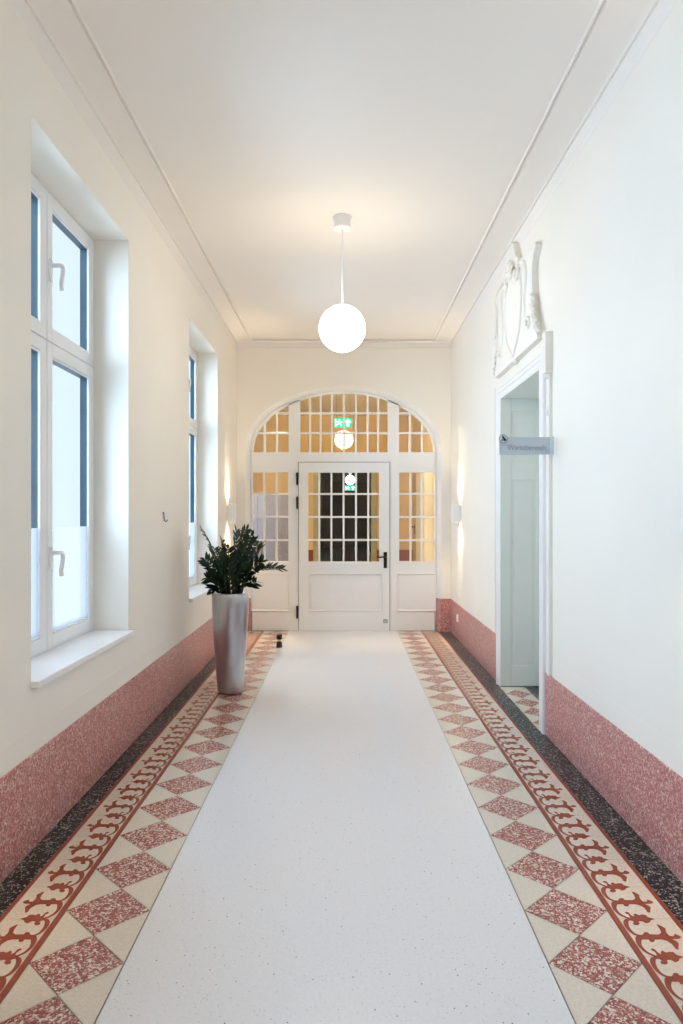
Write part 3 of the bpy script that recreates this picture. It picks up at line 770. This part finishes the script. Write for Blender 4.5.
# ------------------------------------------------------------------ wall sconces
def lamp(kind, name, loc, energy, color, **kw):
    l = bpy.data.lights.new(name, kind); l.energy = energy; l.color = color
    o = bpy.data.objects.new(name, l); COL.objects.link(o); o.location = loc
    for k, v in kw.items(): setattr(l, k, v)
    return o
def sconce(x, s, y, label, wash=16.0):
    """s: direction into the room"""
    p = thing('wall_sconce', (x, y, 1.44), label, 'wall lamp', 'up and down wall sconces')
    m_ = MB(); z0, z1 = 1.335, 1.55
    d0, d1 = .022, .100
    def rr(cx, cy, hx, hy, r, n=5):
        out = []
        for (qx, qy, a0) in ((1, 1, 0), (-1, 1, PI / 2), (-1, -1, PI), (1, -1, 1.5 * PI)):
            for k in range(n + 1):
                a = a0 + PI / 2 * k / n; out.append((cx + qx * (hx - r) + r * math.cos(a), cy + qy * (hy - r) + r * math.sin(a)))
        return out
    m_.prism(rr((d0 + d1) / 2, (z0 + z1) / 2, (d1 - d0) / 2, (z1 - z0) / 2, .016), lambda u, v, w: (x + s * u, y + w, v), -.055, .055, smooth=True)
    m_.build('housing', 'lamp_white', p, bevel=.003)
    m_ = MB(); m_.box(min(x - s * .004, x + s * .024), max(x - s * .004, x + s * .024), y - .04, y + .04, 1.36, 1.525); m_.build('wall_plate', 'lamp_white', p)
    for z, q in ((z1 + .0008, 'upper'), (z0 - .0008, 'lower')):
        m_ = MB(); m_.lathe([(0, z), (.017, z)], (x + s * .04, y, 0), 16)
        m_.build('light_opening', 'sconce_light', p, label='glowing %s lens of the sconce' % q)
    for z, q in ((z1 + .004, 1), (z0 - .004, -1)):
        o = lamp('SPOT', 'sconce_beam', (x + s * .032, y, z), 9.0, (1.0, .80, .56), spot_size=math.radians(44), spot_blend=1.0, shadow_soft_size=.008)
        o2 = lamp('SPOT', 'sconce_wash', (x + s * .05, y, z), wash, (1.0, .82, .575), spot_size=math.radians(150), spot_blend=1.0, shadow_soft_size=.02)
        if q > 0: o.rotation_euler = (PI, 0, 0); o2.rotation_euler = (PI, 0, 0)
    return p
sconce(XLp, 1, 7.90, 'white up and down wall sconce behind the plant, on the window wall')
sconce(XRp, -1, 7.90, 'white up and down wall sconce on the doorway wall near the arched screen')
sconce(XLp, 1, 2.35, 'white up and down wall sconce on the window wall before the nearest window', 5.0)
sconce(XRp, -1, 2.45, 'white up and down wall sconce on the doorway wall opposite the nearest window', 5.0)

# ------------------------------------------------------------------ projecting sign
SY = 4.38
sg_ = thing('projecting_sign', (XR, SY, 1.84), 'grey blue projecting sign reading Wartebereich beside the side doorway', 'sign')
sx0, sx1 = X_(499.3, SY), X_(550.0, SY); sz1, sz0 = Z_(437.2, SY), Z_(454.6, SY)
m_ = MB(); m_.box(sx0, sx1, SY - .006, SY + .006, sz0, sz1); m_.build('sign_panel', 'sign_face', sg_, bevel=.0015)
m_ = MB(); m_.box(sx1 - .002, XRp, SY - .014, SY + .014, sz0 - .002, sz1 + .002); m_.build('wall_bracket', 'sign_side', sg_, bevel=.002)
cu = bpy.data.curves.new('lettering', 'FONT'); cu.body = 'Wartebereich'; cu.size = .062; cu.extrude = .0008; cu.align_x = 'LEFT'
cu.offset = -.0012
tx = bpy.data.objects.new('tmp_text', cu); COL.objects.link(tx)
bpy.context.view_layer.update()
dg = bpy.context.evaluated_depsgraph_get(); me = bpy.data.meshes.new_from_object(tx.evaluated_get(dg))
bpy.data.objects.remove(tx)
xsv = [v.co.x for v in me.vertices]; wt = max(xsv) - min(xsv); tw = X_(545.0, SY) - X_(507.3, SY); k_ = tw / wt
zt_ = Z_(451.0, SY)
for v in me.vertices:
    x, y, z = v.co; v.co = (X_(507.3, SY) + (x - min(xsv)) * k_ - XR, -.0066 - z, zt_ - 1.84 + .004 + y * .86)
me.materials.append(MATS['sign_ink'])
lo = bpy.data.objects.new('lettering', me); COL.objects.link(lo); lo.parent = sg_
lo['label'] = 'thin grey lettering reading Wartebereich'
# round emblem at the upper corner: grey ring, a dark wedge and a small grey wedge
ex, ez = X_(503.0, SY), Z_(439.0, SY); er = .026
m_ = MB(); m_.lathe([(0, -.011), (er, -.011), (er, -.005), (0, -.005)], (ex, SY, ez), 28, 0, 'y')
m_.tube([(ex + er * math.cos(2 * PI * k / 28), SY - .011, ez + er * math.sin(2 * PI * k / 28)) for k in range(28)], .0016, 6, 1, closed=True)
for poly, mi in (([(-.010, .016), (-.003, .018), (.021, -.010), (.012, -.014), (.002, -.012)], 2), ([(-.016, -.013), (-.008, .004), (-.001, -.013)], 1)):
    m_.prism([(ex + u, ez + v) for u, v in poly], lambda u, v, w: (u, w, v), SY - .0135, SY - .0105, mi)
m_.build('emblem', ['sign_side', 'sign_ink', 'sign_black'], sg_, label='round emblem with a dark wedge')

# ------------------------------------------------------------------ potted plant
PX, PY = -.9145, 5.63
pp = thing('potted_plant', (PX, PY, 0), 'tall silver planter with a dark green leafy plant beside the far window', 'potted plant')
m_ = MB()
prof = [(0, .001), (.086, .001), (.094, .006), (.100, .03), (.108, .12), (.119, .26), (.129, .42), (.137, .56), (.142, .66), (.1435, .72), (.1415, .752), (.134, .772), (.124, .780), (.114, .778), (.108, .768), (.106, .74), (.104, .70), (0, .70)]
pr2 = []
for (r0, h0), (r1, h1) in zip(prof, prof[1:]):
    for k in range(3): pr2.append((r0 + (r1 - r0) * k / 3, h0 + (h1 - h0) * k / 3))
pr2.append(prof[-1]); pr2 = [(r_ * 1.02, h_ * 1.025) for r_, h_ in pr2]
m_.lathe(pr2, (PX, PY, 0), 64)
m_.build('planter', 'silver_leaf', pp, label='tall tapered silver planter')
m_ = MB(); n = 26
for k in range(7):
    pass
m_.lathe([(.106, .735), (.08, .742), (.05, .746), (.02, .744), (0, .745)], (PX, PY, .018), 28); m_.build('soil', 'soil', pp)
def frond(tip, base, sag, npair, seed, ll=.076, lw=.0135, start=.3):
    rnd = random.Random(seed)
    b0 = Vector(base); b2 = Vector(tip)
    ctrl = b0 + (b2 - b0) * .45; ctrl.z = b0.z + (b2.z - b0.z) * .62 + sag; ctrl.x = b0.x + (b2.x - b0.x) * .32; ctrl.y = b0.y + (b2.y - b0.y) * .32
    def pt(t_): return b0 * (1 - t_) ** 2 + ctrl * 2 * t_ * (1 - t_) + b2 * t_ ** 2
    def tg(t_): return ((ctrl - b0) * 2 * (1 - t_) + (b2 - ctrl) * 2 * t_).normalized()
    m_ = MB()
    pts = [pt(k / 14) for k in range(15)]
    m_.tube(pts, [.0075 * (1 - .72 * k / 14) + .001 for k in range(15)], 7, 1)
    def leaflet(p, d, nrm, L, W):
        side = d.cross(nrm).normalized(); nrm = side.cross(d).normalized()
        rows = []
        for (u, w) in ((0, .12), (.12, .55), (.3, .92), (.5, 1.0), (.7, .82), (.87, .45), (1.0, .04)):
            c_ = p + d * (L * u) - nrm * (L * .12 * u * u)
            rows.append((m_.bm.verts.new(c_ + side * W * w + nrm * W * .28 * w), m_.bm.verts.new(c_), m_.bm.verts.new(c_ - side * W * w + nrm * W * .28 * w)))
        for A, B in zip(rows, rows[1:]):
            for j in (0, 1):
                f = m_.bm.faces.new((A[j], A[j + 1], B[j + 1], B[j])); f.smooth = True
    ref = Vector((rnd.uniform(-1, 1), rnd.uniform(-1, 1), .3)).normalized()
    for k in range(npair):
        t_ = start + (1 - start) * (k + .3) / npair
        p = pt(t_); d = tg(t_)
        s1 = d.cross(ref).normalized()
        grow = .72 + .5 * math.sin(PI * min(1, (k + 1.5) / npair) * .8)
        for q in (1, -1):
            dd = (s1 * q * rnd.uniform(.75, 1.0) + d * rnd.uniform(.55, .85) + Vector((0, 0, rnd.uniform(-.1, .15)))).normalized()
            nn = d.cross(s1) * rnd.uniform(.7, 1.2) + Vector((0, 0, .25)) + d * -.2
            if abs(nn.normalized().dot(dd)) > .9: nn = s1.cross(dd)
            leaflet(p + d * rnd.uniform(-.006, .006), dd, nn, ll * grow * rnd.uniform(.85, 1.12), lw * rnd.uniform(.85, 1.1))
    leaflet(pt(1), tg(1), Vector((ref.x, ref.y, .6)).normalized(), ll * .8, lw * .9)
    m_.build('frond', ['leaf_green', 'stem_green'], pp, recalc=False)
def tipat(px, py, dy): 
    d = PY + dy
    return (X_(px, d), d, Z_(py, d))
FR = [(203, 531, -.05, .02, 9), (205, 560, .10, .07, 9), (207, 578, -.12, .09, 7), (222, 541, .16, .05, 9), (236, 532, -.02, .03, 10), (246, 530, .12, .10, 9), (251, 536, -.15, .02, 10),
      (262, 545, .05, .02, 9), (255, 541, .20, .0, 9), (281, 569, -.02, .15, 9), (257, 582, -.12, .06, 6), (214, 549, .22, .05, 8), (228, 549, -.20, .04, 9), (240, 552, .25, .03, 8), (262, 562, -.18, .06, 8),
      (218, 566, -.22, .06, 7), (247, 560, -.24, .05, 8), (232, 560, .05, .03, 8), (211, 590, .05, .10, 5)]
for k, (px, py, dy, sag, npair) in enumerate(FR):
    tp = tipat(px, py, dy)
    a = math.atan2(dy, tp[0] - PX); rr_ = .045 + .04 * ((k * 37) % 10) / 10
    frond(tp, (PX + rr_ * math.cos(a), PY + rr_ * math.sin(a), .755), sag, npair + 2, 100 + k, start=(.10, .2, .3)[k % 3] if k not in (9, 10) else .30)

# ------------------------------------------------------------------ small things
dx, dy_ = X_(279.3, 7.59), 7.59
ds = thing('door_stop', (dx, dy_, 0), 'small black floor door stop near the glazed door', 'door stop')
m_ = MB(); m_.lathe([(0, .0), (.034, .0), (.034, .01), (.028, .05), (.024, .062), (0, .064)], (dx, dy_, 0), 24); m_.build('base', 'black_rubber', ds)
m_ = MB(); m_.lathe([(.010, .062), (.010, .084)], (dx, dy_, 0), 16); m_.build('neck', 'steel', ds, label='bare steel neck')
m_ = MB(); m_.lathe([(0, .082), (.026, .083), (.03, .09), (.03, .128), (.026, .136), (0, .138)], (dx, dy_, 0), 24); m_.build('cap', 'black_rubber', ds)
m_ = MB(); hy, hz = 5.09, 1.40
m_.tube(catmull([(XLp - .002, hy, hz + .03), (XLp + .010, hy, hz + .03), (XLp + .012, hy, hz + .0), (XLp + .016, hy + .005, hz - .028), (XLp + .026, hy + .012, hz - .032), (XLp + .032, hy + .016, hz - .018)], 5), .004, 8)
m_.build('wall_hook', 'sign_ink', label='small dark wire hook on the wall between the two windows', cat='hook')
so = thing('wall_socket', (XR, 8.05, .25), 'small white socket on the pink dado near the arched screen', 'socket')
m_ = MB(); m_.box(XR - .010, XR + .001, 8.015, 8.085, .205, .285); m_.build('cover_plate', 'lamp_white', so, bevel=.004)
m_ = MB(); m_.lathe([(.021, -.0105), (.019, -.0125), (.018, -.0085), (0, -.0085)], (XR, 8.05, .245), 20, axis='x'); m_.build('insert', 'lamp_white', so)

# ------------------------------------------------------------------ lobby beyond the screen
LX0, LX1, LY1 = -1.75, 1.45, 15.0
b_ = MB(); b_.box(LX0 - .2, LX0, ye2, LY1, 0, ZC); b_.build('wall_lobby_left', 'lobby_paint', kind='structure', cat='wall', label='yellow lobby wall seen through the left of the screen')
b_ = MB(); b_.box(LX1, LX1 + .2, ye2, LY1, 0, ZC); b_.build('wall_lobby_right', 'lobby_paint', kind='structure', cat='wall', label='yellow lobby wall seen through the right of the screen')
b_ = MB(); hw_ = .575
b_.box(LX0 - .2, -hw_, LY1, LY1 + .25, 0, ZC); b_.box(hw_, LX1 + .2, LY1, LY1 + .25, 0, ZC); b_.box(-hw_, hw_, LY1, LY1 + .25, 2.62, ZC)
b_.build('wall_lobby_end', 'lobby_paint', kind='structure', cat='wall', label='yellow lobby wall with the dark hall opening')
b_ = MB(); b_.box(LX0 - .2, LX1 + .2, ye2, 33, -.05, -.001); b_.build('floor_lobby', 'hall_tile', kind='structure', cat='floor', label='grey floor beyond the glazed screen')
b_ = MB(); b_.box(LX0 - .2, LX1 + .2, ye2, LY1 + .25, ZC, ZC + .15); b_.build('ceiling_lobby', 'lobby_white', kind='structure', cat='ceiling', label='lobby ceiling beyond the glazed screen')
b_ = MB()
for a, c in ((LX0, -hw_ - .1), (hw_ + .1, LX1)): b_.box(a, c, LY1 - .015, LY1, 0, .70)
b_.build('baseboard_lobby', 'red_tile', kind='structure', cat='dado', label='brick red dado of the lobby end wall')
b_ = MB()
for s in (-1, 1): b_.box(min(s * (hw_ - .02), s * (hw_ + .10)), max(s * (hw_ - .02), s * (hw_ + .10)), LY1 - .04, LY1 + .27, 0, 2.70)
b_.box(-hw_, hw_, LY1 - .04, LY1 + .27, 2.60, 2.70); b_.build('trim_8', 'hall_frame', kind='structure', cat='trim', bevel=.01, label='grey-green casing of the dark hall opening')
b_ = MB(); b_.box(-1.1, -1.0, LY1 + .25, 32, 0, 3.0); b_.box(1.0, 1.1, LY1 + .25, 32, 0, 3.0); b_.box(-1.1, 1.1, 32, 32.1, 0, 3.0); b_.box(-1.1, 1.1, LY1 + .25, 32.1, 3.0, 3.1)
b_.build('wall_hall', 'hall_painted_dark', kind='structure', cat='wall', label='far hall seen through the glazed door, its darkness put into the colour')
# globe of the far hall
fp = thing('pendant_lamp', (.18, 25, 3.0), 'small distant white globe lamp seen through the glazed door', 'pendant lamp')
m_ = MB(); m_.lathe([(0, 3.0), (.06, 3.0), (.06, 2.92), (0, 2.91)], (.18, 25, 0), 20); m_.build('ceiling_canopy', 'lamp_white', fp)
m_ = MB(); m_.lathe([(.006, 2.91), (.006, 2.86)], (.18, 25, 0), 8); m_.build('suspension_rod', 'lamp_white', fp)
m_ = MB(); m_.lathe([(.167 * math.sin(PI * k / 20), 2.71 - .167 * math.cos(PI * k / 20)) for k in range(21)], (.18, 25, 0), 32); m_.build('globe_shade', 'globe_far', fp)
# exit signs: running man, door and arrow in white on green
def exitsign(cx, y, z, w, h, rodtop, label):
    p = thing('exit_sign', (cx, y, z), label, 'exit sign')
    m_ = MB(); m_.box(cx - w / 2, cx + w / 2, y - .012, y + .012, z - h / 2, z + h / 2); m_.build('sign_panel', 'exit_green', p)
    u = lambda a, c: (cx + a * w, z + c * h)
    m_ = MB(); f = lambda q: m_.prism([u(*k) for k in q], lambda a, c, t_: (a, t_, c), y - .0135, y - .0115)
    f([(.27, .42), (.06, .02), (.20, .06), (.20, -.40), (.34, -.40), (.34, .06), (.48, .02)])        # arrow
    f([(-.45, -.4), (-.45, .4), (-.40, .4), (-.40, -.4)])
    f([(-.27, .34), (-.21, .40), (-.16, .34), (-.21, .26)])                                          # head
    f([(-.30, .20), (-.16, .22), (-.04, .05), (-.08, .0), (-.17, .10), (-.18, -.08), (-.08, -.18), (-.10, -.38), (-.15, -.38), (-.15, -.22), (-.25, -.12), (-.36, -.30), (-.40, -.26), (-.28, -.04), (-.27, .12), (-.36, .04), (-.39, .08)])
    m_.build('pictogram', 'exit_white', p)
    for s in (-1, 1):
        m_ = MB(); m_.lathe([(.0016, z + h / 2), (.0016, rodtop)], (cx + s * w * .38, y, 0), 8)
        m_.build('hanger', 'bronze', p)
exitsign(X_(343.2, 10.5), 10.5, Z_(422.8, 10.5), .262, .14, ZC, 'green exit sign with running man and arrow behind the fanlight')
exitsign(X_(350.2, 24.2), 24.2, Z_(488.0, 24.2), .36, .18, 3.0, 'small distant green exit sign below the far globe lamp')
# tall grey cabinet behind the left sidelight
cb = thing('grey_cabinet', (-1.08, 9.45, 0), 'grey cabinet standing behind the left sidelight of the screen', 'cabinet')
m_ = MB(); m_.box(-1.55, -.72, 9.2, 9.65, .0, 1.70); m_.build('body', 'lobby_grey', cb, bevel=.004)
for a, c, hx in ((-1.545, -1.138, -1.165), (-1.132, -.725, -1.105)):
    m_ = MB(); m_.box(a, c, 9.182, 9.2, .06, 1.69); do = m_.build('door', 'lobby_grey', cb, bevel=.003)
    m_ = MB(); m_.box(hx - .006, hx + .006, 9.16, 9.183, .9, 1.05); m_.build('handle', 'steel', do)
# pale cupboard and oak door along the right lobby wall
tc_ = thing('white_cupboard', (1.36, 12.35, 0), 'tall pale cupboard seen through the right sidelight', 'cupboard')
m_ = MB(); m_.box(1.33, 1.447, 11.6, 13.05, 0, 2.35); m_.build('body', 'lobby_white', tc_, bevel=.01)
for a, c in ((11.62, 12.32), (12.33, 13.03)):
    m_ = MB(); m_.box(1.312, 1.33, a, c, .06, 2.33); m_.build('door', 'lobby_white', tc_, bevel=.006)
d3 = thing('door_3', (1.45, 14.1, 0), 'ochre lobby door with a dark handle seen through the right sidelight', 'door', kind='structure')
m_ = MB(); m_.box(1.41, 1.45, 13.45, 14.75, .002, 2.25); lf3 = m_.build('door_leaf', 'door_oak', d3, bevel=.004)
m_ = MB(); m_.box(1.40, 1.412, 14.20, 14.26, 1.06, 1.26); m_.tube([(1.41, 14.23, 1.2), (1.36, 14.23, 1.2), (1.355, 14.33, 1.2)], .011, 8); m_.build('door_handle', 'bronze', lf3)
# lobby lamp
lp_ = thing('pendant_lamp', (-1.0, 9.9, ZC), 'warm lobby ceiling lamp behind the top of the arched screen', 'ceiling lamp')
m_ = MB(); m_.lathe([(0, ZC), (.16, ZC), (.16, ZC - .03), (0, ZC - .031)], (-1.0, 9.9, 0), 32); m_.build('ceiling_canopy', 'lamp_white', lp_)
m_ = MB(); m_.lathe([(.15, ZC - .03), (.15, ZC - .06), (.10, ZC - .085), (0, ZC - .092)], (-1.0, 9.9, 0), 32)
emit('lobby_light', (1.0, .82, .52), 290.0); m_.build('globe_shade', 'lobby_light', lp_)

# ------------------------------------------------------------------ daylight
w = bpy.data.worlds.new('sky'); sc.world = w; w.use_nodes = True
bg = w.node_tree.nodes['Background']; bg.inputs['Color'].default_value = (.43, .50, .54, 1); bg.inputs['Strength'].default_value = 1.0
sun = lamp('SUN', 'overcast_sky_light', (-6, 3, 6), 11.5, (.54, .76, 1.0)); sun.data.angle = math.radians(110)
sun.rotation_euler = Vector((.95, .05, -.30)).to_track_quat('-Z', 'Y').to_euler()
for a, c in WIN:                                  # sky portals: they add no light, they only guide the sampling
    l = bpy.data.lights.new('window_portal', 'AREA'); l.shape = 'RECTANGLE'; l.size = c - a; l.size_y = WZ1 - WZ0; l.cycles.is_portal = True
    o = bpy.data.objects.new('window_portal', l); COL.objects.link(o); o.location = (XLp - WT - .06, (a + c) / 2, (WZ0 + WZ1) / 2)
    o.rotation_euler = Matrix(((0, 0, -1), (1, 0, 0), (0, -1, 0))).to_euler() if False else Vector((1, 0, 0)).to_track_quat('-Z', 'Z').to_euler()

# ------------------------------------------------------------------ camera and view
cam = bpy.data.cameras.new('camera'); co = bpy.data.objects.new('camera', cam); COL.objects.link(co)
co.location = (0, 0, HC); co.rotation_euler = (PI / 2, 0, 0)
cam.sensor_fit = 'VERTICAL'; cam.sensor_height = 36.0; cam.lens = F / 1024 * 36.0
cam.shift_x = -3.5 / 1024; cam.shift_y = 5.0 / 1024
cam.clip_start = .05; cam.clip_end = 200
sc.camera = co
sc.view_settings.view_transform = 'Standard'; sc.view_settings.look = 'None'
sc.view_settings.gamma = 1.0; sc.view_settings.use_curve_mapping = False; sc.view_settings.exposure = 1.0
cy = sc.cycles
cy.use_denoising = True
cy.max_bounces = 12; cy.diffuse_bounces = 10; cy.transparent_max_bounces = 16; cy.caustics_reflective = False; cy.caustics_refractive = False
cy.sample_clamp_indirect = 6.0
